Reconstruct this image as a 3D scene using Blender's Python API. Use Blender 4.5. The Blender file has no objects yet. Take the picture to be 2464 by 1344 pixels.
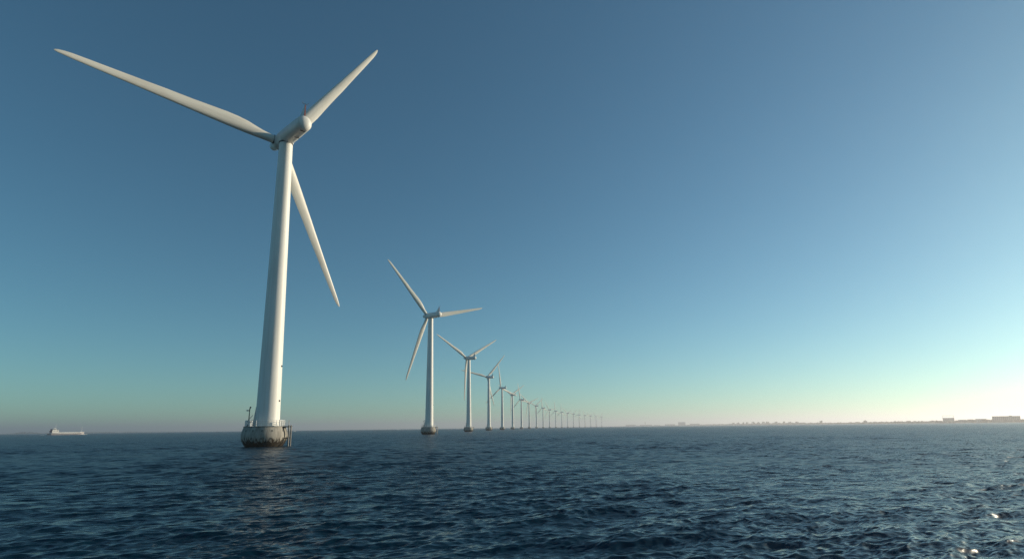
import bpy, math, random
import numpy as np
from mathutils import Matrix, Vector

R = math.radians
random.seed(7)
sc = bpy.context.scene

# ------------------------------------------------------------------ camera
cam_d = bpy.data.cameras.new('camera')
cam = bpy.data.objects.new('camera', cam_d)
sc.collection.objects.link(cam)
cam_d.sensor_fit = 'HORIZONTAL'
cam_d.sensor_width = 36.0
cam_d.lens = 36.0 * 1271.8 / 2464.0
cam_d.shift_y = 132.5 / 2464.0
cam_d.clip_start = 0.1
cam_d.clip_end = 60000.0
cam.matrix_world = (Matrix.Translation((0, 0, 3.0)) @ Matrix.Rotation(R(90) + 0.17376, 4, 'X')
                    @ Matrix.Rotation(-0.0124, 4, 'Z'))
sc.camera = cam

# ------------------------------------------------------------------ sky, sun, exposure
SUN_AZ, SUN_EL = R(66.0), R(15.0)          # azimuth clockwise from +Y (the way the camera faces)
world = bpy.data.worlds.new('World')
sc.world = world
world.use_nodes = True
wn, wl = world.node_tree.nodes, world.node_tree.links
bg = wn['Background']
sky = wn.new('ShaderNodeTexSky')
sky.sky_type = 'NISHITA'
sky.sun_disc = False
sky.sun_elevation = SUN_EL
sky.sun_rotation = SUN_AZ
sky.altitude = 0.0
sky.air_density = 0.88
sky.dust_density = 0.31
sky.ozone_density = 3.0
tint = wn.new('ShaderNodeMix'); tint.data_type = 'RGBA'; tint.blend_type = 'MULTIPLY'      # camera white balance, even over the whole sky
tint.inputs[0].default_value = 1.0
tint.inputs[7].default_value = (0.72, 1.085, 0.985, 1)
wl.new(sky.outputs[0], tint.inputs[6])
wl.new(tint.outputs[2], bg.inputs[0])
bg.inputs[1].default_value = 0.097

sun_d = bpy.data.lights.new('sun', 'SUN')
sun_d.energy = 5.0
sun_d.angle = R(0.53)
sun_d.color = (1.0, 0.85, 0.63)
sun = bpy.data.objects.new('sun', sun_d)
sc.collection.objects.link(sun)
sun_dir = Vector((math.sin(SUN_AZ) * math.cos(SUN_EL), math.cos(SUN_AZ) * math.cos(SUN_EL), math.sin(SUN_EL)))
sun.rotation_euler = sun_dir.to_track_quat('Z', 'Y').to_euler()
sun.location = sun_dir * 500

vs = sc.view_settings
vs.view_transform = 'Standard'
vs.look = 'None'
vs.gamma = 1.0
vs.use_curve_mapping = False
vs.exposure = 0.0
sc.cycles.use_denoising = True
sc.cycles.denoising_prefilter = 'NONE'
sc.cycles.use_adaptive_sampling = False
sc.cycles.max_bounces = 6
sc.cycles.volume_bounces = 0
sc.cycles.sample_clamp_indirect = 4.0
sc.cycles.sample_clamp_direct = 1.6

# ------------------------------------------------------------------ helpers
class MB:
    """Collects vertices and faces of one mesh."""
    def __init__(self):
        self.v, self.f = [], []
    def add(self, vs_, fs_):
        o = len(self.v)
        self.v += [tuple(p) for p in vs_]
        self.f += [tuple(i + o for i in f) for f in fs_]
        return self
    def lathe(self, prof, n=48, cap=True, c=(0, 0, 0), axis='z'):
        vs_, fs_ = [], []
        for (r, z) in prof:
            for k in range(n):
                a = 2 * math.pi * k / n
                if axis == 'z':
                    vs_.append((c[0] + r * math.cos(a), c[1] + r * math.sin(a), c[2] + z))
                else:                                    # around +Y
                    vs_.append((c[0] + r * math.cos(a), c[1] + z, c[2] - r * math.sin(a)))
        m = len(prof)
        for i in range(m - 1):
            for k in range(n):
                k2 = (k + 1) % n
                fs_.append((i * n + k, i * n + k2, (i + 1) * n + k2, (i + 1) * n + k))
        if cap:
            fs_.append(tuple(reversed(range(n))))
            fs_.append(tuple((m - 1) * n + k for k in range(n)))
        return self.add(vs_, fs_)
    def box(self, c, s, rz=0.0, taper=1.0):
        x, y, z = s[0] / 2, s[1] / 2, s[2] / 2
        ca, sa = math.cos(rz), math.sin(rz)
        vs_ = []
        for sz in (-1, 1):
            t = taper if sz > 0 else 1.0
            for sx, sy in ((-1, -1), (1, -1), (1, 1), (-1, 1)):
                px, py = sx * x * t, sy * y * t
                vs_.append((c[0] + px * ca - py * sa, c[1] + px * sa + py * ca, c[2] + sz * z))
        return self.add(vs_, [(3, 2, 1, 0), (4, 5, 6, 7), (0, 1, 5, 4), (1, 2, 6, 5), (2, 3, 7, 6), (3, 0, 4, 7)])
    def tube(self, pts, r, n=8, closed=False):
        pts = [Vector(p) for p in pts]
        vs_, fs_ = [], []
        m = len(pts)
        for i, p in enumerate(pts):
            a = pts[(i - 1) % m] if (closed or i > 0) else p
            b = pts[(i + 1) % m] if (closed or i < m - 1) else p
            d = (b - a).normalized()
            ref = Vector((0, 0, 1)) if abs(d.z) < 0.9 else Vector((1, 0, 0))
            u = d.cross(ref).normalized()
            w = u.cross(d).normalized()
            rr = r[i] if isinstance(r, (list, tuple)) else r
            for k in range(n):
                t = 2 * math.pi * k / n
                vs_.append(p + rr * (math.cos(t) * u + math.sin(t) * w))
        for i in range(m if closed else m - 1):
            j = (i + 1) % m
            for k in range(n):
                k2 = (k + 1) % n
                fs_.append((i * n + k, i * n + k2, j * n + k2, j * n + k))
        if not closed:
            fs_.append(tuple(reversed(range(n))))
            fs_.append(tuple((m - 1) * n + k for k in range(n)))
        return self.add(vs_, fs_)
    def mesh(self, name, mat, smooth=True, angle=35):
        me = bpy.data.meshes.new(name)
        me.from_pydata(self.v, [], self.f)
        me.update()
        me.materials.append(mat)
        if smooth:
            me.polygons.foreach_set('use_smooth', [True] * len(me.polygons))
            try:
                me.set_sharp_from_angle(angle=R(angle))
            except Exception:
                pass
        return me

def link(name, data, parent=None, mat=None):
    o = bpy.data.objects.new(name, data)
    sc.collection.objects.link(o)
    if parent is not None:
        o.parent = parent
    if mat is not None:
        o.matrix_basis = mat
    return o

def tag(o, label=None, cat=None, group=None, kind=None):
    if label: o['label'] = label
    if cat: o['category'] = cat
    if group: o['group'] = group
    if kind: o['kind'] = kind
    return o

# ------------------------------------------------------------------ materials
def new_mat(name):
    m = bpy.data.materials.new(name)
    m.use_nodes = True
    return m, m.node_tree.nodes, m.node_tree.links, m.node_tree.nodes['Principled BSDF']

def plain(name, col, rough=0.6, var=0.12, scale=1.5, metal=0.0):
    m, n, l, b = new_mat(name)
    tc = n.new('ShaderNodeTexCoord')
    nz = n.new('ShaderNodeTexNoise'); nz.inputs['Scale'].default_value = scale; nz.inputs['Detail'].default_value = 6
    l.new(tc.outputs['Object'], nz.inputs['Vector'])
    mx = n.new('ShaderNodeMix'); mx.data_type = 'RGBA'
    l.new(nz.outputs[0], mx.inputs[0])
    mx.inputs[6].default_value = (*[c * (1 - var) for c in col], 1)
    mx.inputs[7].default_value = (*[min(1, c * (1 + var)) for c in col], 1)
    l.new(mx.outputs[2], b.inputs['Base Color'])
    b.inputs['Roughness'].default_value = rough
    b.inputs['Metallic'].default_value = metal
    return m

def painted(name, col, dirt, streak_scale, amount, rough=0.38):
    """Weathered light paint with faint grime streaks."""
    m, n, l, b = new_mat(name)
    tc = n.new('ShaderNodeTexCoord')
    mp = n.new('ShaderNodeMapping'); mp.inputs['Scale'].default_value = streak_scale
    l.new(tc.outputs['Object'], mp.inputs[0])
    nz = n.new('ShaderNodeTexNoise'); nz.inputs['Scale'].default_value = 1.0; nz.inputs['Detail'].default_value = 8
    l.new(mp.outputs[0], nz.inputs['Vector'])
    rp = n.new('ShaderNodeValToRGB')
    rp.color_ramp.elements[0].position = 0.42; rp.color_ramp.elements[0].color = (0, 0, 0, 1)
    rp.color_ramp.elements[1].position = 0.78; rp.color_ramp.elements[1].color = (amount,) * 3 + (1,)
    l.new(nz.outputs[0], rp.inputs[0])
    mx = n.new('ShaderNodeMix'); mx.data_type = 'RGBA'
    l.new(rp.outputs[0], mx.inputs[0])
    mx.inputs[6].default_value = (*col, 1); mx.inputs[7].default_value = (*dirt, 1)
    l.new(mx.outputs[2], b.inputs['Base Color'])
    b.inputs['Roughness'].default_value = rough
    return m

M_TOWER = painted('tower_paint', (0.79, 0.785, 0.74), (0.58, 0.54, 0.47), (2.2, 2.2, 0.10), 0.6, 0.52)
M_BLADE = painted('blade_gelcoat', (0.78, 0.75, 0.67), (0.52, 0.46, 0.37), (1.6, 1.6, 0.22), 0.5, 0.42)
M_NAC = painted('nacelle_paint', (0.70, 0.71, 0.68), (0.50, 0.48, 0.42), (0.8, 0.8, 0.8), 0.4, 0.4)
M_DARK = plain('dark_rubber', (0.02, 0.022, 0.024), 0.6)
M_STEEL = plain('galvanised_steel', (0.42, 0.43, 0.43), 0.45, 0.2, 6, 0.3)
M_FENDER = plain('weathered_fender_steel', (0.20, 0.19, 0.17), 0.6, 0.45, 2.5)
M_HOSE = plain('brown_cable_sheath', (0.06, 0.045, 0.03), 0.7, 0.2)
M_WHITE = plain('white_rail_paint', (0.78, 0.78, 0.76), 0.4, 0.06)
M_DSTEEL = plain('dark_painted_steel', (0.05, 0.06, 0.065), 0.5, 0.25, 5)
M_RUST = plain('rusty_orange_steel', (0.30, 0.13, 0.05), 0.75, 0.4, 6)
M_FIN = plain('red_brown_fin_edge', (0.20, 0.06, 0.04), 0.5, 0.2)

def concrete():
    m, n, l, b = new_mat('weathered_concrete')
    tc = n.new('ShaderNodeTexCoord')
    sep = n.new('ShaderNodeSeparateXYZ'); l.new(tc.outputs['Object'], sep.inputs[0])
    # broad tone and vertical run-off streaks
    mp = n.new('ShaderNodeMapping'); mp.inputs['Scale'].default_value = (2.2, 2.2, 0.35)
    l.new(tc.outputs['Object'], mp.inputs[0])
    n1 = n.new('ShaderNodeTexNoise'); n1.inputs['Scale'].default_value = 1.0; n1.inputs['Detail'].default_value = 9; n1.inputs['Roughness'].default_value = 0.65
    l.new(mp.outputs[0], n1.inputs['Vector'])
    r1 = n.new('ShaderNodeValToRGB')
    e = r1.color_ramp.elements
    e[0].position = 0.30; e[0].color = (0.20, 0.186, 0.162, 1)
    e[1].position = 0.62; e[1].color = (0.40, 0.376, 0.325, 1)
    l.new(n1.outputs[0], r1.inputs[0])
    # weed and rust growth above the waterline, ragged upper edge
    mp2 = n.new('ShaderNodeMapping'); mp2.inputs['Scale'].default_value = (3.2, 3.2, 0.5)
    l.new(tc.outputs['Object'], mp2.inputs[0])
    n2 = n.new('ShaderNodeTexNoise'); n2.inputs['Scale'].default_value = 1.0; n2.inputs['Detail'].default_value = 5
    l.new(mp2.outputs[0], n2.inputs['Vector'])
    lim = n.new('ShaderNodeMath'); lim.operation = 'MULTIPLY_ADD'
    l.new(n2.outputs[0], lim.inputs[0]); lim.inputs[1].default_value = 3.0; lim.inputs[2].default_value = -0.18
    df = n.new('ShaderNodeMath'); df.operation = 'SUBTRACT'
    l.new(lim.outputs[0], df.inputs[0]); l.new(sep.outputs[2], df.inputs[1])
    mr = n.new('ShaderNodeMapRange'); mr.inputs[1].default_value = -0.25; mr.inputs[2].default_value = 0.3
    l.new(df.outputs[0], mr.inputs[0])
    r2 = n.new('ShaderNodeValToRGB')
    e = r2.color_ramp.elements
    e[0].position = 0.35; e[0].color = (0.016, 0.013, 0.008, 1)
    e[1].position = 0.75; e[1].color = (0.055, 0.034, 0.015, 1)
    l.new(n1.outputs[0], r2.inputs[0])
    mx = n.new('ShaderNodeMix'); mx.data_type = 'RGBA'
    l.new(mr.outputs[0], mx.inputs[0]); l.new(r1.outputs[0], mx.inputs[6]); l.new(r2.outputs[0], mx.inputs[7])
    l.new(mx.outputs[2], b.inputs['Base Color'])
    b.inputs['Roughness'].default_value = 0.85
    bp = n.new('ShaderNodeBump'); bp.inputs['Strength'].default_value = 0.35; bp.inputs['Distance'].default_value = 0.05
    n3 = n.new('ShaderNodeTexNoise'); n3.inputs['Scale'].default_value = 5; n3.inputs['Detail'].default_value = 8
    l.new(tc.outputs['Object'], n3.inputs['Vector'])
    l.new(n3.outputs[0], bp.inputs['Height']); l.new(bp.outputs[0], b.inputs['Normal'])
    return m
M_CONC = concrete()

def water():
    m, n, l, b = new_mat('sea_water')
    b.inputs['Base Color'].default_value = (0.002, 0.018, 0.034, 1)
    b.inputs['IOR'].default_value = 1.333
    at = n.new('ShaderNodeAttribute'); at.attribute_name = 'ripple'
    b.inputs['Roughness'].default_value = 0.2
    mrr = n.new('ShaderNodeMapRange'); mrr.inputs[1].default_value = 0.0; mrr.inputs[2].default_value = 1.0
    mrr.inputs[3].default_value = 0.10; mrr.inputs[4].default_value = 0.32
    l.new(at.outputs['Fac'], mrr.inputs[0]); l.new(mrr.outputs[0], b.inputs['Roughness'])
    tc = n.new('ShaderNodeTexCoord')
    # slopes of the wavelets too short for the mesh: height differences of a ridged noise over a few centimetres
    def height(off, scale, detail):
        ad = n.new('ShaderNodeVectorMath'); ad.operation = 'ADD'; ad.inputs[1].default_value = off
        l.new(tc.outputs['Object'], ad.inputs[0])
        mp = n.new('ShaderNodeMapping'); mp.vector_type = 'TEXTURE'; mp.inputs['Rotation'].default_value = (0, 0, R(20)); mp.inputs['Scale'].default_value = (2.1, 1.0, 1.0)
        l.new(ad.outputs[0], mp.inputs[0])
        nz = n.new('ShaderNodeTexNoise'); nz.inputs['Scale'].default_value = scale; nz.inputs['Detail'].default_value = detail
        nz.inputs['Roughness'].default_value = 0.58; nz.inputs['Distortion'].default_value = 0.35
        l.new(mp.outputs[0], nz.inputs['Vector'])
        # fold the noise so that crests come out sharper than troughs
        sb = n.new('ShaderNodeMath'); sb.operation = 'SUBTRACT'; l.new(nz.outputs[0], sb.inputs[0]); sb.inputs[1].default_value = 0.52
        ab = n.new('ShaderNodeMath'); ab.operation = 'ABSOLUTE'; l.new(sb.outputs[0], ab.inputs[0])
        pw = n.new('ShaderNodeMath'); pw.operation = 'POWER'; l.new(ab.outputs[0], pw.inputs[0]); pw.inputs[1].default_value = 1.25
        return pw
    def slopes(scale, detail, eps):
        h0, hx, hy = height((0, 0, 0), scale, detail), height((eps, 0, 0), scale, detail), height((0, eps, 0), scale, detail)
        dx = n.new('ShaderNodeMath'); dx.operation = 'SUBTRACT'; l.new(hx.outputs[0], dx.inputs[0]); l.new(h0.outputs[0], dx.inputs[1])
        dy = n.new('ShaderNodeMath'); dy.operation = 'SUBTRACT'; l.new(hy.outputs[0], dy.inputs[0]); l.new(h0.outputs[0], dy.inputs[1])
        cb = n.new('ShaderNodeCombineXYZ'); l.new(dx.outputs[0], cb.inputs[0]); l.new(dy.outputs[0], cb.inputs[1])
        sc_ = n.new('ShaderNodeVectorMath'); sc_.operation = 'SCALE'; sc_.inputs['Scale'].default_value = 1.0 / eps
        l.new(cb.outputs[0], sc_.inputs[0])
        return sc_
    fine, broad = slopes(2.2, 2, 0.05), slopes(0.75, 3, 0.12)
    s1 = n.new('ShaderNodeVectorMath'); s1.operation = 'SCALE'; s1.inputs['Scale'].default_value = FINE
    l.new(fine.outputs[0], s1.inputs[0])
    k2 = n.new('ShaderNodeMath'); k2.operation = 'MULTIPLY'; k2.inputs[1].default_value = BROAD
    l.new(at.outputs['Fac'], k2.inputs[0])
    s2 = n.new('ShaderNodeVectorMath'); s2.operation = 'SCALE'
    l.new(broad.outputs[0], s2.inputs[0]); l.new(k2.outputs[0], s2.inputs['Scale'])
    ge = n.new('ShaderNodeNewGeometry')
    a1 = n.new('ShaderNodeVectorMath'); a1.operation = 'ADD'; l.new(s1.outputs[0], a1.inputs[0]); l.new(s2.outputs[0], a1.inputs[1])
    a2 = n.new('ShaderNodeVectorMath'); a2.operation = 'ADD'; l.new(a1.outputs[0], a2.inputs[0]); l.new(ge.outputs['Normal'], a2.inputs[1])
    nm = n.new('ShaderNodeVectorMath'); nm.operation = 'NORMALIZE'; l.new(a2.outputs[0], nm.inputs[0])
    l.new(nm.outputs[0], b.inputs['Normal'])
    return m
FINE, BROAD = 0.26, 1.0
M_WATER = water()

# ------------------------------------------------------------------ the sea: one sheet of real waves, finest around the viewpoint
def build_sea():
    rng = np.random.default_rng(5)
    az = np.concatenate([np.arange(-50, 50.0001, 0.15), np.arange(53, 308, 3.0)])
    az = np.radians(az)
    rows_near = np.geomspace(8.5, 600.0, 1200)
    rows_far = np.geomspace(612.0, 14000.0, 70)
    rr = np.concatenate([rows_near, rows_far])
    dr = np.gradient(rr)
    A, Rr = np.meshgrid(az, rr)
    D = np.meshgrid(az, dr)[1].ravel()
    X = (Rr * np.sin(A)).ravel(); Y = (Rr * np.cos(A)).ravel()
    Z = np.zeros_like(X); DX = np.zeros_like(X); DY = np.zeros_like(X)
    N = 180
    lam = np.geomspace(0.16, 7.0, N) * rng.uniform(0.97, 1.03, N)
    wgt = np.exp(-0.5 * (np.log(lam / 0.42) / 0.55) ** 2) + 0.20 * np.exp(-0.5 * (np.log(lam / 1.9) / 0.55) ** 2)
    mss = 0.074
    slope = np.sqrt(2 * mss * wgt / wgt.sum())
    main = math.atan2(-math.cos(R(24)), math.sin(R(24)))        # waves run from far left towards near right
    th = main + rng.normal(0, 0.42, N)
    long_ = lam > 5
    th[long_] = main + rng.normal(0, 0.45, long_.sum())
    ph = rng.uniform(0, 2 * np.pi, N)
    var_missing = np.zeros_like(X); var_all = 0.0
    near = D < 12
    Xn, Yn, Dn = X[near], Y[near], D[near]
    zn = np.zeros_like(Xn); dxn = np.zeros_like(Xn); dyn = np.zeros_like(Xn); miss = np.zeros_like(Xn)
    for i in range(N):
        k = 2 * np.pi / lam[i]; a = slope[i] / k
        att = np.clip((lam[i] / Dn - 2.2) / 2.5, 0, 1)
        arg = k * (math.cos(th[i]) * Xn + math.sin(th[i]) * Yn) + ph[i]
        c, s = np.cos(arg), np.sin(arg)
        zn += att * a * c
        q = 0.8
        dxn -= att * q * a * math.cos(th[i]) * s
        dyn -= att * q * a * math.sin(th[i]) * s
        miss += (1 - att ** 2) * slope[i] ** 2 / 2
        var_all += slope[i] ** 2 / 2
    # gusts: patches of livelier and calmer water
    g = 1.0 + 0.2 * np.sin(Xn * 0.33 + 2.0 * np.sin(Yn * 0.12)) * np.sin(Yn * 0.27 + 1.3) + 0.16 * np.sin(Xn * 0.11 + Yn * 0.05 + 1) + 0.14 * np.sin(Yn * 0.083 - Xn * 0.06 + 2.2) + 0.1 * np.sin(Xn * 0.031 - Yn * 0.02)
    Z[near] = zn * g; DX[near] = dxn * g; DY[near] = dyn * g
    var_missing[:] = var_all
    var_missing[near] = miss
    ripple = np.sqrt(var_missing / var_all)
    co = np.stack([X + DX, Y + DY, Z], 1).astype(np.float32)
    co = np.concatenate([co, np.array([[0, 0, 0]], np.float32)])
    na, nr = len(az), len(rr)
    i, j = np.meshgrid(np.arange(nr - 1), np.arange(na), indexing='ij')
    j2 = (j + 1) % na
    quads = np.stack([i * na + j, (i + 1) * na + j, (i + 1) * na + j2, i * na + j2], -1).reshape(-1, 4)
    quads = quads[:, ::-1]
    c = len(co) - 1
    jj = np.arange(na)
    tris = np.stack([np.full(na, c), (jj + 1) % na, jj], 1)
    me = bpy.data.meshes.new('sea')
    nq, nt = len(quads), len(tris)
    me.vertices.add(len(co)); me.vertices.foreach_set('co', co.ravel())
    me.loops.add(nq * 4 + nt * 3)
    me.loops.foreach_set('vertex_index', np.concatenate([quads.ravel(), tris.ravel()]).astype(np.int32))
    me.polygons.add(nq + nt)
    me.polygons.foreach_set('loop_start', np.concatenate([np.arange(nq) * 4, nq * 4 + np.arange(nt) * 3]).astype(np.int32))
    me.polygons.foreach_set('use_smooth', np.ones(nq + nt, bool))
    me.update(calc_edges=True)
    at = me.attributes.new('ripple', 'FLOAT', 'POINT')
    at.data.foreach_set('value', np.append(ripple, 0).astype(np.float32))
    me.materials.append(M_WATER)
    me.validate()
    return me
sea = tag(link('sea', build_sea()), kind='structure')

# ------------------------------------------------------------------ wind turbines
VIEW = Vector((0.417, -0.909, 0)).normalized()        # from the first turbine towards the boat the picture is taken from
SIDE = Vector((0.909, 0.417, 0)).normalized()
def rim(deg, r, z, off=True):
    p = VIEW * (r * math.cos(R(deg))) + SIDE * (r * math.sin(R(deg)))
    if off: p = p - SIDE * 0.35
    return Vector((p.x, p.y, z))
FC = tuple(-SIDE * 0.35)
PROF = [(2.3, -3.0), (2.9, -0.9), (3.15, -0.2), (3.35, 0.15), (3.62, 0.6), (3.86, 1.05), (4.0, 1.5), (4.06, 1.95),
        (4.02, 2.4), (3.92, 2.9), (3.78, 3.35), (3.70, 3.62), (3.70, 3.72), (3.62, 3.76), (2.0, 3.78)]
def prof_r(z):
    for (r0, z0), (r1, z1) in zip(PROF, PROF[1:]):
        if z0 <= z <= z1:
            return r0 + (r1 - r0) * (z - z0) / (z1 - z0)
    return 3.7

meshes = {}
meshes['foundation'] = MB().lathe(PROF, 64, c=FC).mesh('foundation', M_CONC)
meshes['rim_cap'] = MB().lathe([(3.66, 3.70), (3.74, 3.70), (3.74, 3.80), (3.66, 3.80)], 64, cap=False, c=FC).mesh('rim_cap', M_DSTEEL)
hole = MB(); hole.lathe([(0.18, 0.0), (0.17, 0.05), (0.11, 0.05), (0.11, 0.012)], 14)
meshes['anchor_socket'] = hole.mesh('anchor_socket', M_DARK)

def tower_r(z):
    return 2.16 + (1.31 - 2.16) * (z - 3.7) / (62.0 - 3.7)
tp = [(2.32, 3.77), (2.32, 3.92), (tower_r(3.95), 3.95)]
for z in np.linspace(4.5, 62.0, 24):
    tp.append((tower_r(z), float(z)))
meshes['tower'] = MB().lathe(tp, 64).mesh('tower', M_TOWER)
for nm, z in (('a', 23.0), ('b', 42.5)):
    r = tower_r(z)
    meshes['joint' + nm] = MB().lathe([(r - 0.01, z - 0.05), (r + 0.012, z - 0.04), (r + 0.012, z + 0.04), (r - 0.01, z + 0.05)], 64, cap=False).mesh('section_joint', M_TOWER)
meshes['yaw_bearing'] = MB().lathe([(1.28, 61.9), (1.40, 61.95), (1.40, 62.2), (1.30, 62.25)], 48).mesh('yaw_bearing', M_DARK)
meshes['tower_lamp'] = MB().box((0, 0, 0), (0.22, 0.22, 0.3), 0.3, 0.8).mesh('tower_lamp', M_DSTEEL, False)

# nacelle: tapering shell with a domed rear, +Y points upwind to the rotor
def superellipse_loft(secs, n=36, p=2.6):
    mb = MB(); vs_, fs_ = [], []
    for (y, w, hh, zc) in secs:
        for k in range(n):
            a = 2 * math.pi * k / n
            ca, sa = math.cos(a), math.sin(a)
            vs_.append((w * math.copysign(abs(ca) ** (2 / p), ca), y, zc + hh * math.copysign(abs(sa) ** (2 / p), sa)))
    m = len(secs)
    for i in range(m - 1):
        for k in range(n):
            k2 = (k + 1) % n
            fs_.append((i * n + k, i * n + k2, (i + 1) * n + k2, (i + 1) * n + k))
    fs_.append(tuple(reversed(range(n)))); fs_.append(tuple((m - 1) * n + k for k in range(n)))
    return mb.add(vs_, fs_)
NS = [(-8.9, 1.43, 1.41, 0.0), (-6.5, 1.50, 1.48, 0.0), (-3.0, 1.55, 1.54, -0.02), (0.0, 1.58, 1.60, -0.05),
      (1.3, 1.56, 1.58, -0.03), (2.0, 1.50, 1.52, 0.0), (2.25, 1.40, 1.42, 0.0)]
meshes['nacelle'] = superellipse_loft(NS, 40, 2.25).mesh('nacelle', M_NAC)
cap_p = [(0.02, -0.92)] + [(1.45 * math.sin(t), -0.92 * math.cos(t)) for t in np.linspace(0.12, math.pi / 2, 9)] + [(1.45, 0.10)]
meshes['rear_dome'] = MB().lathe(cap_p, 40, axis='y', c=(0, -8.92, 0.0)).mesh('rear_dome', M_TOWER)
neck = MB().lathe([(1.34, 62.22), (1.46, 62.4), (1.50, 62.9), (1.45, 63.4)], 40)
meshes['nacelle_neck'] = neck.mesh('nacelle_neck', M_NAC)
fin = MB()
fin.add([(0.14, -8.8, 1.28), (-0.14, -8.8, 1.28), (0.14, -5.6, 1.38), (-0.14, -5.6, 1.38), (0.07, -8.65, 3.9), (-0.07, -8.65, 3.9), (0.07, -8.35, 3.9), (-0.07, -8.35, 3.9)],
        [(0, 2, 6, 4), (1, 5, 7, 3), (2, 3, 7, 6), (4, 6, 7, 5), (0, 1, 3, 2), (0, 4, 5, 1)])
meshes['tail_fin'] = fin.mesh('tail_fin', M_NAC, False)
fe = MB(); fe.add([(0.15, -8.81, 1.3), (-0.15, -8.81, 1.3), (0.08, -8.66, 3.88), (-0.08, -8.66, 3.88), (0.15, -8.95, 1.3), (-0.15, -8.95, 1.3), (0.08, -8.75, 3.88), (-0.08, -8.75, 3.88)],
                  [(4, 6, 7, 5), (0, 2, 6, 4), (1, 5, 7, 3), (2, 3, 7, 6), (0, 4, 5, 1), (0, 1, 3, 2)])
meshes['fin_edge'] = fe.mesh('fin_edge', M_FIN, False)
wv = MB().tube([(0, -8.5, 3.85), (0, -8.5, 4.3)], 0.04, 6).tube([(-0.5, -8.5, 4.15), (0.5, -8.5, 4.15)], 0.035, 6)
wv.tube([(-0.5, -8.5, 4.15), (-0.5, -8.5, 4.4)], 0.05, 6).tube([(0.5, -8.5, 4.15), (0.5, -8.5, 4.38)], 0.03, 6).box((0.5, -8.65, 4.38), (0.03, 0.4, 0.14))
meshes['wind_vane'] = wv.mesh('wind_vane', M_DSTEEL, False)
meshes['hatch'] = MB().box((0, 0, 0), (0.9, 0.3, 0.08)).mesh('hatch', M_DARK, False)
sp = [(1.34, 2.28), (1.46, 2.4), (1.52, 3.0), (1.52, 4.1), (1.42, 4.7), (1.15, 5.1), (0.98, 5.3), (0.97, 6.6), (0.85, 7.3), (0.55, 7.8), (0.02, 8.0)]
meshes['rotor_hub'] = MB().lathe([(r, z) for r, z in sp], 40, axis='y').mesh('rotor_hub', M_NAC, angle=50)
meshes['root_collar'] = MB().lathe([(0.86, 1.28), (0.93, 1.30), (0.93, 1.52), (0.86, 1.54)], 28, cap=False).mesh('root_collar', M_DARK)

OVER, CONE = 3.5, 0.0
def blade_mesh():
    # r, chord, leading edge x, thickness, twist deg, roundness
    S = [(1.0, 1.70, -0.85, 1.70, 0, 1.0), (2.6, 1.70, -0.85, 1.68, 8, 1.0), (3.8, 1.84, -0.87, 1.50, 11, 0.8), (5.2, 2.12, -0.91, 1.28, 12, 0.5), (6.8, 2.46, -0.94, 1.06, 11.5, 0.25),
         (8.6, 2.62, -0.94, 0.90, 10.5, 0.08), (10.8, 2.62, -0.91, 0.76, 9.2, 0), (13.5, 2.42, -0.85, 0.64, 7.8, 0), (17, 2.14, -0.76, 0.52, 6.2, 0), (21, 1.92, -0.65, 0.40, 4.5, 0),
         (25, 1.62, -0.55, 0.32, 3, 0), (29, 1.36, -0.46, 0.25, 1.8, 0), (32.5, 1.14, -0.39, 0.2, 1, 0), (35, 0.95, -0.33, 0.16, .5, 0), (36.0, 0.78, -0.28, 0.13, .3, 0),
         (36.8, 0.54, -0.22, 0.09, .2, 0), (37.15, 0.32, -0.15, 0.06, 0, 0), (37.32, 0.10, -0.06, 0.03, 0, 0)]
    n = 28
    vs_, fs_ = [], []
    for (r, c, le, t, tw, rd) in S:
        tw = R(tw + 1.5)
        for k in range(n):
            a = 2 * math.pi * k / n
            u = 0.5 * (1 - math.cos(a))                       # 0 = leading edge, 1 = trailing edge
            yt = 5 * (0.2969 * math.sqrt(u) - 0.126 * u - 0.3516 * u * u + 0.2843 * u ** 3 - 0.1036 * u ** 4)
            sgn = 1 if math.sin(a) >= 0 else -1
            camb = 0.03 * 4 * u * (1 - u) * c
            ya = -sgn * yt * t - camb                          # suction side faces downwind (-Y)
            yc = -0.5 * t * math.sin(a)
            y = ya * (1 - rd) + yc * rd
            x = le + c * u
            # chord turned so that the leading edge points upwind
            xr = x * math.cos(tw) + y * math.sin(tw)
            yr = -x * math.sin(tw) + y * math.cos(tw)
            vs_.append((xr, yr, r))
    m = len(S)
    for i in range(m - 1):
        for k in range(n):
            k2 = (k + 1) % n
            fs_.append((i * n + k, (i + 1) * n + k, (i + 1) * n + k2, i * n + k2))
    fs_.append(tuple(range(n))); fs_.append(tuple(reversed([(m - 1) * n + k for k in range(n)])))
    me = MB().add(vs_, fs_).mesh('blade', M_BLADE, True, 60)
    import bmesh
    bm = bmesh.new(); bm.from_mesh(me); bmesh.ops.recalc_face_normals(bm, faces=bm.faces); bm.to_mesh(me); bm.free()
    return me
meshes['blade'] = blade_mesh()

# platform fittings
RAILR = 3.45
ring = [rim(a, RAILR, 0) for a in range(0, 360, 6)]
rails = MB()
for z in (4.22, 4.55, 4.88):
    rails.tube([(p.x, p.y, z) for p in ring], 0.028 if z < 4.8 else 0.035, 6, True)
meshes['railing'] = rails.mesh('railing', M_WHITE)
meshes['post'] = MB().box((0, 0, 0.57), (0.07, 0.07, 1.14)).mesh('post', M_WHITE, False)
gate = MB()
g0, g1 = rim(44, RAILR + 0.08, 0), rim(54, RAILR + 0.08, 0)
for g in (g0, g1): gate.box((g.x, g.y, 4.35), (0.14, 0.14, 1.16))
gate.tube([(g0.x, g0.y, 4.9), (g1.x, g1.y, 4.9)], 0.07, 6)
meshes['gate_frame'] = gate.mesh('gate_frame', M_WHITE, False)
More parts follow.
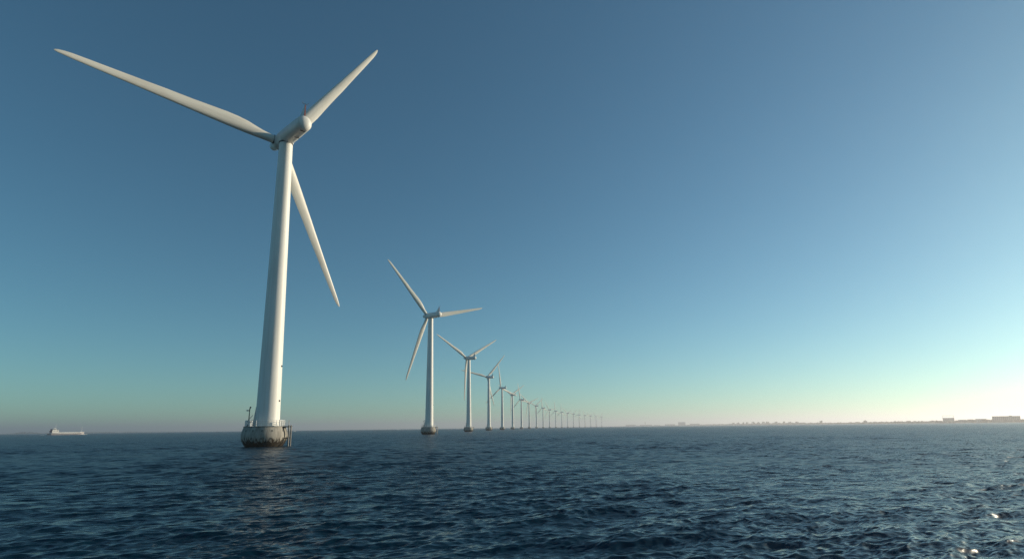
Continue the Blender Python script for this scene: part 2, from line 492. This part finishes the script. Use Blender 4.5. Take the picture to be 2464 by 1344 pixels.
# davit crane
d0 = rim(-62, 3.2, 0)
dv = MB().tube([(d0.x, d0.y, 4.9), (d0.x + .02, d0.y, 6.9), (d0.x + 0.12, d0.y, 7.3)], [0.09, 0.08, 0.11], 10)
dv.tube([(d0.x + 0.1, d0.y, 7.2), (d0.x + 0.16, d0.y + 0.05, 7.42)], 0.13, 8)
meshes['davit_mast'] = dv.mesh('davit_mast', M_DSTEEL)
meshes['davit_foot'] = MB().lathe([(0.17, 3.77), (0.17, 3.85), (0.12, 3.9), (0.11, 4.9)], 14, c=(d0.x, d0.y, 0)).mesh('davit_foot', M_RUST)
e0 = d0 - SIDE * 0.33
meshes['davit_winch'] = MB().lathe([(0.16, -0.12), (0.2, -0.1), (0.2, 0.1), (0.16, 0.12)], 14, c=(e0.x, e0.y, 6.72)).tube([(e0.x, e0.y, 6.72), (d0.x, d0.y, 6.75)], 0.05, 6).mesh('davit_winch', M_STEEL)
meshes['bollard'] = MB().lathe([(0.09, 0), (0.09, 0.95), (0.12, 0.97), (0.12, 1.05)], 12).mesh('bollard', M_WHITE)
# entrance steps and door housing on the far left side of the tower
dr_ = MB()
for k in range(7):
    z0, z1 = 3.9 + k * 0.5, 3.9 + (k + 1) * 0.5
    r0, r1 = tower_r(z0), tower_r(z1)
    w0, w1 = 0.42 * (1 - k / 7.0) + 0.05, 0.42 * (1 - (k + 1) / 7.0) + 0.05
    vv = []
    for (r, z, w) in ((r0, z0, w0), (r1, z1, w1)):
        for dg in (-108, -82):
            for rr_ in (r - 0.1, r + w):
                p = rim(dg, rr_, z, False); vv.append(tuple(p))
    dr_.add(vv, [(0, 1, 5, 4), (2, 6, 7, 3), (1, 3, 7, 5), (0, 4, 6, 2)] + ([(0, 2, 3, 1)] if k == 0 else []) + ([(4, 5, 7, 6)] if k == 6 else []))
meshes['door_housing'] = dr_.mesh('door_housing', M_NAC, False)
st = MB()
s0, s1 = rim(-72, 3.3, 3.8), rim(-84, 2.25, 5.0)
for off in (-0.3, 0.3):
    o = VIEW * off
    st.tube([s0 + o, s1 + o], 0.05, 6)
    st.tube([s0 + o + Vector((0, 0, .9)), s1 + o + Vector((0, 0, 0.9))], 0.03, 6)
for k in range(5):
    p = s0.lerp(s1, (k + 0.5) / 5); st.box(p, (0.25, 0.62, 0.04), math.atan2(SIDE.y, SIDE.x))
meshes['steps'] = st.mesh('steps', M_DSTEEL, False)
# boat landing: two fender tubes with a ladder, held off the concrete by arms
T68 = (SIDE * math.cos(R(70)) - VIEW * math.sin(R(70)))
b0 = rim(70, 4.62, 0)
ft = MB().tube([(0, 0, -2.0), (0, 0, 3.9), (0, 0, 3.98)], [0.13, 0.13, 0.08], 12)
meshes['fender_tube'] = ft.mesh('fender_tube', M_FENDER)
arm_meshes = []
for off in (-0.62, 0.62):
    p = b0 + T68 * off
    for z in (1.6, 3.68):
        q = rim(70, prof_r(z) - 0.05, z) + T68 * off * 0.8
        arm_meshes.append(MB().tube([(p.x, p.y, z), (q.x, q.y, q.z)], 0.09, 8).mesh('landing_arm', M_DSTEEL))
lad = MB()
lb = b0 - (b0 - Vector(FC)).normalized() * 0.25
for off in (-0.22, 0.22):
    p = lb + T68 * off
    lad.tube([(p.x, p.y, -1.5), (p.x, p.y, 4.9)], 0.035, 6)
z = -1.2
while z < 4.8:
    a_, b_ = lb + T68 * -0.22, lb + T68 * 0.22
    lad.tube([(a_.x, a_.y, z), (b_.x, b_.y, z)], 0.022, 5); z += 0.3
meshes['ladder'] = lad.mesh('ladder', M_STEEL)
lp = rim(70, 4.25, 3.74)
meshes['landing_grate'] = MB().box((lp.x, lp.y, 3.76), (1.35, 1.2, 0.07), math.atan2((lp - Vector(FC)).y, (lp - Vector(FC)).x)).mesh('landing_grate', M_DSTEEL, False)
cab = []
for z, a in ((3.82, 56), (3.6, 56), (3.2, 57), (2.7, 58.5), (2.2, 59), (1.8, 58), (1.4, 55), (1.0, 49), (0.65, 41), (0.3, 33), (-0.3, 24)):
    cab.append(rim(a, prof_r(min(z, 3.7)) + 0.05, z))
meshes['cable_hose'] = MB().tube(cab, 0.06, 8).mesh('cable_hose', M_HOSE)

TURB = [  # x, y, yaw of the nacelle, blade angle
    (-46.9, 102.2, 44.5, -87.0), (-44.2, 282.2, 38.7, -44.1), (-38.2, 462.1, 40.2, -61.2), (-28.9, 641.8, 35.5, -80.0),
    (-16.4, 821.4, 40.5, -12.1), (-0.5, 1000.7, 40.0, 57.6), (18.7, 1179.6, 40.0, -15.9), (41.3, 1358.2, 40.0, -52.0),
    (67.3, 1536.3, 39.0, -68.0), (96.5, 1713.9, 40.0, -11.6), (129.2, 1891.0, 40.0, -34.6), (165.1, 2067.3, 40.0, -10.0),
    (204.4, 2243.0, 40.0, -5.0), (247.0, 2417.9, 40.0, -52.0), (292.9, 2591.9, 40.0, -72.0), (342.0, 2765.1, 40.0, 15.0),
    (394.3, 2937.4, 40.0, -28.0), (449.7, 3108.6, 40.0, -62.0), (508.4, 3278.8, 40.0, -42.0), (570.0, 3447.9, 40.0, 22.0)]
ORD = ['', 'second', 'third', 'fourth', 'fifth', 'sixth', 'seventh', 'eighth', 'ninth', 'tenth', 'eleventh', 'twelfth', 'thirteenth',
       'fourteenth', 'fifteenth', 'sixteenth', 'seventeenth', 'eighteenth', 'nineteenth', '']
HUBZ, NTILT, RTILT = 63.6, R(5.0), R(6.5)

for i, (tx, ty, yaw, ph) in enumerate(TURB):
    t = link('wind_turbine', None, None, Matrix.Translation((tx, ty, 0)))
    if i == 0:
        lab = 'nearest and largest white wind turbine on its stained round concrete base'
    elif i == 19:
        lab = 'farthest and smallest wind turbine at the right end of the row'
    else:
        lab = 'white wind turbine on concrete base, %s from the near end of the row' % ORD[i]
    tag(t, lab, 'wind turbine', 'offshore wind turbines in one long curved row')
    full, mid = i < 4, i < 9
    f = link('foundation', meshes['foundation'], t)
    f['label'] = 'round bulging concrete base with dark weed at the waterline'
    link('tower', meshes['tower'], t)
    link('nacelle_neck', meshes['nacelle_neck'], t)
    yb = link('yaw_bearing', meshes['yaw_bearing'], t)
    My = Matrix.Translation((0, 0, HUBZ)) @ Matrix.Rotation(R(yaw), 4, 'Z')
    Mn = My @ Matrix.Rotation(NTILT, 4, 'X')
    Mr = My @ Matrix.Rotation(RTILT, 4, 'X')
    nac = link('nacelle', meshes['nacelle'], t, Mn)
    link('rear_dome', meshes['rear_dome'], nac)
    fn = link('tail_fin', meshes['tail_fin'], nac)
    if full:
        link('fin_edge', meshes['fin_edge'], nac)
        link('wind_vane', meshes['wind_vane'], nac)
        link('hatch', meshes['hatch'], nac, Matrix.Translation((0, -8.4, -1.45)))
        link('hatch', meshes['hatch'], nac, Matrix.Translation((0.35, -4.9, -1.52)))
    link('rotor_hub', meshes['rotor_hub'], t, Mr)
    for k in range(3):
        Mb = Mr @ Matrix.Translation((0, OVER, 0)) @ Matrix.Rotation(R(ph + 120 * k), 4, 'Y') @ Matrix.Rotation(CONE, 4, 'X')
        bl = link('blade', meshes['blade'], t, Mb)
        if full: link('root_collar', meshes['root_collar'], bl)
    if mid:
        rl = link('railing', meshes['railing'], t)
        if full:
            step = 15 if i < 2 else 30
            for a in range(0, 360, step):
                p = rim(a + 4, RAILR, 3.78)
                link('post', meshes['post'], rl, Matrix.Translation(p) @ Matrix.Rotation(R(-a) + 0.4, 4, 'Z'))
    if full:
        link('rim_cap', meshes['rim_cap'], f)
        link('door_housing', meshes['door_housing'], t)
        for z, degs in ((2.95, (-54, -30, -6, 18, 53, 90, 130, 170, 210, 250)), (1.55, (-56, -32, -8, 16, 52))):
            for a in degs:
                p = rim(a, prof_r(z) - 0.03, z)
                nrm = (p - Vector((FC[0], FC[1], z))).normalized()
                nrm = (nrm + Vector((0, 0, 0.2 if z > 2 else -0.25))).normalized()
                link('anchor_socket', meshes['anchor_socket'], f, Matrix.Translation(p) @ nrm.to_track_quat('Z', 'Y').to_matrix().to_4x4())
        link('davit_mast', meshes['davit_mast'], t)
        link('davit_foot', meshes['davit_foot'], t)
        for off in (-0.62, 0.62):
            p = b0 + T68 * off
            link('fender_tube', meshes['fender_tube'], t, Matrix.Translation((p.x, p.y, 0)))
        for am in arm_meshes: link('landing_arm', am, t)
    if i < 2:
        link('section_joint', meshes['jointa'], t); link('section_joint', meshes['jointb'], t)
        link('gate_frame', meshes['gate_frame'], rl)
        link('davit_winch', meshes['davit_winch'], t)
        for a in (-70, -54):
            link('bollard', meshes['bollard'], t, Matrix.Translation(rim(a, 3.3, 3.77)))
        link('steps', meshes['steps'], t)
        link('ladder', meshes['ladder'], t)
        link('landing_grate', meshes['landing_grate'], t)
        link('cable_hose', meshes['cable_hose'], t)
        for z, a in ((15.3, 66), (8.6, 60)):
            p = rim(a, tower_r(z) + 0.06, z, False)
            link('tower_lamp', meshes['tower_lamp'], t, Matrix.Translation(p))

# ------------------------------------------------------------------ far shores
def polar(az, d, z=0.0):
    return Vector((d * math.sin(R(az)), d * math.cos(R(az)), z))

M_LAND = plain('shore_turf', (0.10, 0.11, 0.06), 0.9, 0.3, 0.02)
M_LEAF = plain('far_foliage', (0.055, 0.075, 0.035), 0.8, 0.35, 0.05)
M_TRUNK = plain('bark', (0.10, 0.08, 0.06), 0.9, 0.2)
M_WALLG = plain('grey_facade', (0.34, 0.34, 0.33), 0.7, 0.1, 0.05)
M_WALLD = plain('dark_facade', (0.24, 0.22, 0.21), 0.7, 0.1, 0.05)
M_WALLW = plain('white_facade', (0.72, 0.72, 0.70), 0.6, 0.06, 0.05)
M_ROOF = plain('roofing', (0.20, 0.19, 0.19), 0.8, 0.15, 0.05)
M_GLASS = plain('window_glass', (0.03, 0.04, 0.05), 0.1, 0.1)

def shore(name, pts, width, hgt, seed):
    """Low land: a bank rising from the water, several hundred metres deep."""
    rng = random.Random(seed)
    path = []
    for (a0, d0_), (a1, d1_) in zip(pts, pts[1:]):
        n = max(2, int(abs(a1 - a0) / 0.12))
        for k in range(n):
            t = k / n; path.append((a0 + (a1 - a0) * t, d0_ + (d1_ - d0_) * t))
    path.append(pts[-1])
    vs_, fs_ = [], []
    cols = [(0.0, -0.5), (6, 0.7), (14, 1.0), (60, 1.25), (width, 1.3), (width + 40, -0.5)]
    for (a, d) in path:
        hh = hgt * rng.uniform(0.8, 1.2)
        for (o, z) in cols:
            p = polar(a, d + o, z if z < 0 else z * hh); vs_.append(tuple(p))
    m = len(cols)
    for i in range(len(path) - 1):
        for k in range(m - 1):
            fs_.append((i * m + k, (i + 1) * m + k, (i + 1) * m + k + 1, i * m + k + 1))
    return tag(link(name, MB().add(vs_, fs_).mesh(name, M_LAND)), kind='structure'), path

RIGHT = [(52, 1500), (44, 1750), (41.5, 1850), (38, 2050), (34, 2500), (30, 3000), (26, 3700), (22, 4300), (17, 5000), (12.5, 5600), (10.6, 6000)]
LEFT = [(-50, 6000), (-43, 6200), (-40, 6400), (-36, 6700), (-32.5, 7200), (-29, 7600)]
sh_r, path_r = shore('shore', RIGHT, 420, 1.6, 3)
sh_l, path_l = shore('shore', LEFT, 500, 1.4, 4)

def lump(mb, c, r, hgt, rng, n=9, m=5):
    """One lumpy leafy clump."""
    vs_, fs_ = [], []
    for i in range(m + 1):
        t = math.pi * i / m
        for k in range(n):
            a = 2 * math.pi * k / n + i * 0.3
            q = rng.uniform(0.78, 1.18)
            vs_.append((c[0] + r * q * math.sin(t) * math.cos(a), c[1] + r * q * math.sin(t) * math.sin(a), c[2] + hgt * 0.5 * (1 - math.cos(t)) * rng.uniform(0.9, 1.1)))
    for i in range(m):
        for k in range(n):
            k2 = (k + 1) % n
            fs_.append((i * n + k, i * n + k2, (i + 1) * n + k2, (i + 1) * n + k))
    mb.add(vs_, fs_)

def shore_d(az, pts):
    for (a0, d0_), (a1, d1_) in zip(pts, pts[1:]):
        if min(a0, a1) <= az <= max(a0, a1):
            return d0_ + (d1_ - d0_) * (az - a0) / (a1 - a0)
    return pts[-1][1]

def woodland(label, pts, a_lo, a_hi, hfun, seed, dens):
    rng = random.Random(seed)
    mb = MB(); a = a_lo
    while a < a_hi:
        d = shore_d(a, pts) + 30
        hh = hfun(a) * rng.uniform(0.75, 1.15)
        if hh > 0.8:
            p = polar(a, d + rng.uniform(0, 60), 1.0)
            lump(mb, p, rng.uniform(0.7, 1.2) * hh * 0.9, hh, rng)
        a += math.degrees(dens / d)
    o = link('far_woodland', mb.mesh('far_woodland', M_LEAF, False))
    return tag(o, label, 'woodland', kind='stuff')

def interp(tab):
    xs, ys = zip(*tab)
    return lambda a: float(np.interp(a, xs, ys))
woodland('low wooded coast running along the right hand horizon', RIGHT, 10.8, 52,
         interp([(10.6, 2), (15, 4), (18, 6), (20, 9), (22, 10), (27, 10), (29, 8), (31, 7), (33, 6.5), (35, 7), (37, 7), (38.5, 6.5), (40, 7.5), (41.8, 7.5), (44, 7), (52, 7)]), 5, 5.0)
woodland('thin dark wooded coast on the left hand horizon behind the cargo ship', LEFT, -48, -30,
         interp([(-48, 4), (-43.2, 4), (-42.6, 14), (-41.9, 15), (-41.3, 5), (-38, 8), (-37, 9), (-36.3, 3), (-35.7, 8), (-35, 8), (-34, 5), (-33, 7), (-32, 4), (-30, 2)]), 6, 7.0)

def far_tree(az, size, label):
    size *= 0.8
    rng = random.Random(int(az * 100))
    d = shore_d(az, RIGHT) + 12
    t = link('tree', None, None, Matrix.Translation(polar(az, d, 1.6)))
    tag(t, label, 'tree', 'taller trees standing up from the right coast')
    mb = MB()
    for k in range(9):
        lump(mb, (rng.uniform(-.4, .4) * size, rng.uniform(-.4, .4) * size, size * rng.uniform(0.35, 0.8)), size * rng.uniform(0.18, 0.3), size * rng.uniform(0.3, 0.45), rng, 7, 4)
    link('crown', mb.mesh('crown', M_LEAF, False), t)
    link('trunk', MB().tube([(0, 0, -1.0), (0, 0, size * 0.3), (0.2, 0, size * 0.6)], [size * .04, size * .03, size * .015], 7).mesh('trunk', M_TRUNK), t)
tr = [(22.32, 20), (22.75, 21), (23.2, 21), (23.55, 20), (24.15, 22), (24.6, 20), (25.0, 22), (25.35, 21), (26.1, 20), (26.75, 20), (27.3, 18), (27.9, 17), (29.9, 18), (33.3, 15)]
tw = ['leftmost', 'second from left', 'third from left', 'fourth from left', 'fifth from left', 'sixth from left', 'seventh from left', 'eighth from left',
      'ninth from left', 'tenth from left', 'third from right', 'second from right']
for k, (a, s) in enumerate(tr):
    if k < 12: far_tree(a, s, 'hazy round tree in the row on the right coast, %s of the row' % tw[k])
    elif k == 12: far_tree(a, s, 'hazy lone round tree on the coast right of the tree row')
    else: far_tree(a, s, 'rightmost hazy lone tree, on the coast left of the framed building')

def building(name, az, d, w, dep, hgt, wall, label, floors=4, bays=8, roof=True, rot=0.0, win=True):
    b = link(name, None, None, Matrix.Translation(polar(az, d, 1.4)) @ Matrix.Rotation(R(-az) + R(rot), 4, 'Z'))
    tag(b, label, 'building')
    link('wall', MB().box((0, 0, hgt / 2 - 1), (w, dep, hgt + 2)).mesh('wall', wall, False), b)
    if roof:
        link('roof', MB().box((0, 0, hgt + 0.35), (w + 0.6, dep + 0.6, 0.7)).mesh('roof', M_ROOF, False), b)
    if win:
        ww, fh = w / bays, hgt / floors
        wm = MB().box((0, 0, 0), (ww * 0.6, 0.3, fh * 0.5)).mesh('window', M_GLASS, False)
        for i in range(floors):
            for k in range(bays):
                link('window', wm, b, Matrix.Translation((-w / 2 + (k + 0.5) * ww, -dep / 2 - 0.1, (i + 0.55) * fh)))
    return b

# right hand coast: framed block, long blocks, houses
fb = building('framed_building', 39.08, 2090, 27, 12, 13.5, M_WALLG, 'grey block with an open steel frame on its roof, on the right coast', 4, 7)
fr = MB()
for x in (-13, 13):
    for y in (-5.4, 5.4):
        fr.box((x, y, 17.4), (0.7, 0.7, 6.4))
for y in (-5.4, 5.4):
    fr.box((0, y, 20.9), (26.7, 0.6, 0.6))
for x in (-13, 13):
    fr.box((x, 0, 20.9), (0.6, 10.2, 0.6))
link('roof_frame', fr.mesh('roof_frame', M_STEEL, False), fb)
ms = MB()
for k in range(7):
    ms.box((-11 + 22 * k / 6, -5.4, 17.4), (0.14, 0.1, 6.3))
link('frame_mesh', ms.mesh('frame_mesh', M_STEEL, False), fb)
lb1 = building('long_building', 42.6, 1850, 52, 12, 14.0, M_WALLD, 'long flat-roofed dark block near the right edge of the horizon', 5, 14, rot=6)
link('roof_plant_room', MB().box((9, 0, 15.4), (5, 5, 1.4)).mesh('roof_plant_room', M_ROOF, False), lb1)
building('flat_building', 44.35, 1800, 44, 10, 12, M_WALLD, 'flat dark block cut by the right edge of the picture', 4, 10, rot=-4)
building('low_building', 39.95, 2060, 18, 10, 7.5, M_WALLW, 'low pale shed just right of the roof-framed block', 2, 5)
building('low_building', 40.45, 2010, 13, 10, 8, M_WALLG, 'low grey house midway between the framed block and the long block', 2, 4)
building('low_building', 41.1, 1930, 22, 10, 8.5, M_WALLG, 'low grey terrace beside the left end of the long dark block', 3, 6)
# airport side of the far coast
building('terminal_building', 17.46, 5060, 62, 40, 30, M_WALLG, 'square block standing tallest on the distant coast right of the turbines', 5, 8, roof=True)
building('low_terminal', 12.35, 5600, 95, 40, 14, M_WALLG, 'long low shed on the distant coast, nearest the end of the turbine row', 2, 12)
building('white_hangar', 12.95, 5560, 40, 40, 9, M_WALLW, 'small bright white hangar between two low sheds on the far coast', 1, 4)
building('low_terminal', 13.9, 5500, 120, 40, 12, M_WALLG, 'long low shed under the control tower on the far coast', 2, 12)
building('white_hangar', 15.0, 5400, 60, 30, 9, M_WALLW, 'second bright white hangar, right of the control tower', 1, 4)
building('low_terminal', 16.3, 5250, 90, 40, 14, M_WALLG, 'low shed just left of the tall square block on the far coast', 2, 10)
building('low_terminal', 18.7, 4900, 80, 30, 15, M_WALLG, 'low shed just right of the tall square block on the far coast', 2, 9)
ct = link('control_tower', None, None, Matrix.Translation(polar(13.84, 5450, 1.4)))
tag(ct, 'slim control tower rising above the sheds on the distant coast', 'tower')
link('shaft', MB().lathe([(3.0, -1), (2.6, 12), (2.2, 27)], 14).mesh('shaft', M_WALLG), ct)
link('cab', MB().lathe([(2.2, 27), (5.5, 30), (6.2, 34), (5.0, 35.5), (1, 36.5)], 14).mesh('cab', M_WALLD), ct)

# ------------------------------------------------------------------ vessels
M_HULLG = plain('grey_hull_paint', (0.36, 0.33, 0.33), 0.5, 0.12, 0.2)
M_HULLD = plain('dark_hull_paint', (0.03, 0.035, 0.045), 0.5, 0.2, 0.3)
M_FUNNEL = plain('maroon_paint', (0.11, 0.04, 0.06), 0.5, 0.2, 0.5)
M_CREAM = plain('cream_paint', (0.90, 0.88, 0.82), 0.45, 0.05)
M_FOAM = plain('sea_foam', (0.75, 0.78, 0.80), 0.9, 0.1, 0.8)

ship = link('cargo_ship', None, None, Matrix.Translation(polar(-39.75, 1180)) @ Matrix.Rotation(R(48.0), 4, 'Z') @ Matrix.Diagonal((0.57, 0.57, 0.9, 1)))
tag(ship, 'low grey coastal cargo ship with white bridge at its stern on the left horizon', 'ship')
def hull(L, B, secs, zlo, mat, name):
    vs_, fs_ = [], []
    for (x, bw, zt, zb) in secs:
        vs_ += [(x, -bw, zt), (x, -bw * 0.86, zb), (x, bw * 0.86, zb), (x, bw, zt)]
    for i in range(len(secs) - 1):
        a, b = i * 4, i * 4 + 4
        fs_ += [(a, b, b + 1, a + 1), (a + 1, b + 1, b + 2, a + 2), (a + 2, b + 2, b + 3, a + 3), (a + 3, b + 3, b, a)]
    fs_ += [(0, 1, 2, 3), tuple(reversed([len(vs_) - 4 + k for k in range(4)]))]
    return MB().add(vs_, fs_).mesh(name, mat, False)
link('hull', hull(80, 12, [(-40, 3.8, 4.2, -1), (-36, 5.6, 4.0, -1.5), (-28, 6, 3.4, -1.5), (0, 6, 3.1, -1.5), (26, 6, 3.2, -1.5), (33, 5.0, 4.4, -1.5), (37, 3.0, 4.9, -1.2), (40.5, 0.3, 5.4, -0.4)], -1, M_HULLG, 'hull'), ship)
link('stern_fender', MB().box((-41.5, 0, 1.6), (6, 7, 2.6), 0, 0.8).mesh('stern_fender', M_HULLD, False), ship)
link('hatch_coaming', MB().box((3, 0, 4.0), (56, 9.6, 1.7)).mesh('hatch_coaming', M_CREAM, False), ship)
br = link('deckhouse', MB().box((-27, 0, 6.1), (15, 11, 5.4)).mesh('deckhouse', M_CREAM, False), ship)
wh = link('wheelhouse', MB().box((-28.5, 0, 10.4), (9, 10.4, 3.0), 0, 0.86).mesh('wheelhouse', M_CREAM, False), ship)
link('window_band', MB().box((-28.5, 0, 10.6), (8.55, 10.2, 1.0)).mesh('window_band', M_GLASS, False), wh)
link('bridge_wing', MB().box((-24.5, 0, 8.95), (7, 12.2, 0.25)).mesh('bridge_wing', M_CREAM, False), br)
for x in (-32, -29, -26, -23):
    link('window', MB().box((x, -5.5, 7.0), (1.1, 0.12, 0.9)).mesh('window', M_GLASS, False), br)
link('funnel', MB().box((-36.2, 0, 7.8), (4.6, 4.2, 6.4), 0, 0.8).mesh('funnel', M_FUNNEL, False), ship)
link('lifeboat', MB().lathe([(0.05, -3.2), (0.9, -2.4), (1.1, 0), (0.9, 2.4), (0.05, 3.2)], 10, axis='y').mesh('lifeboat', M_FUNNEL), ship, Matrix.Translation((-38.5, -2.5, 6.4)) @ Matrix.Rotation(R(90), 4, 'Z'))
mm = MB().tube([(-27, 0, 11.8), (-27, 0, 21.0)], [0.28, 0.12], 8).tube([(-27, -2.2, 17), (-27, 2.2, 17)], 0.1, 6).box((-26.4, 0, 15.5), (2.4, 0.5, 0.3)).tube([(-29.5, 0, 11.8), (-27, 0, 17.5)], 0.1, 6)
link('main_mast', mm.mesh('main_mast', M_WHITE), ship)
link('fore_mast', MB().tube([(34, 0, 4.4), (34, 0, 17.2)], [0.3, 0.14], 8).box((34, 0, 13), (1.6, 0.4, 0.3)).mesh('fore_mast', M_WHITE), ship)
link('forecastle', MB().box((33.5, 0, 5.0), (5.5, 7.5, 1.6), 0, 0.85).mesh('forecastle', M_CREAM, False), ship)
rngf = random.Random(2)
fo = MB()
for k in range(36):
    x = 40 + rngf.uniform(-5, 9); y = rngf.uniform(-5, 5)
    lump(fo, (x, y, -0.4), rngf.uniform(0.6, 1.8), rngf.uniform(0.5, 1.3), rngf, 7, 4)
for k in range(14):
    lump(fo, (-46 - rngf.uniform(0, 14), rngf.uniform(-4, 4), -0.4), rngf.uniform(0.6, 1.4), rngf.uniform(0.4, 0.7), rngf, 7, 4)
fom = link('bow_wave', fo.mesh('bow_wave', M_FOAM), None, ship.matrix_basis.copy())
tag(fom, 'white foam thrown up at the bow and stern of the cargo ship', 'foam', kind='stuff')

def motor_boat(az, d, L, head, label):
    b = link('motor_boat', None, None, Matrix.Translation(polar(az, d)) @ Matrix.Rotation(R(head), 4, 'Z'))
    tag(b, label, 'boat', 'small white boats on the horizon')
    s = L / 8.0
    secs = [(-4 * s, 1.2 * s, 1.1 * s, -0.3), (-1 * s, 1.35 * s, 1.1 * s, -0.4), (2 * s, 1.1 * s, 1.25 * s, -0.3), (4 * s, 0.08 * s, 1.55 * s, 0.1)]
    link('hull', hull(L, 2, secs, 0, M_CREAM, 'hull'), b)
    cb = link('cabin', MB().box((-0.3 * s, 0, 1.7 * s), (3.2 * s, 1.9 * s, 1.3 * s), 0, 0.78).mesh('cabin', M_CREAM, False), b)
    link('windscreen', MB().box((0.55 * s, 0, 1.85 * s), (1.3 * s, 1.75 * s, 0.5 * s), 0, 0.85).mesh('windscreen', M_GLASS, False), cb)
motor_boat(-22.2, 1250, 6.0, 20, 'small white motor boat on the horizon right beside the nearest turbine base')
motor_boat(-12.1, 2100, 6.5, 30, 'tiny white motor boat on the horizon just left of the second turbine base')

# ------------------------------------------------------------------ hazy air
hm = bpy.data.materials.new('hazy_air')
hm.use_nodes = True
hn, hl = hm.node_tree.nodes, hm.node_tree.links
hn.clear()
ho = hn.new('ShaderNodeOutputMaterial')
pv = hn.new('ShaderNodeVolumePrincipled')
pv.inputs['Color'].default_value = (0.91, 0.92, 1.0, 1)
pv.inputs['Density'].default_value = 2.2e-4
pv.inputs['Anisotropy'].default_value = 0.5
hl.new(pv.outputs[0], ho.inputs['Volume'])
hz = link('haze', MB().box((0, 0, 56), (28400, 28400, 120)).mesh('haze', hm, False))
tag(hz, 'thin pale haze over the sea', 'haze', kind='stuff')
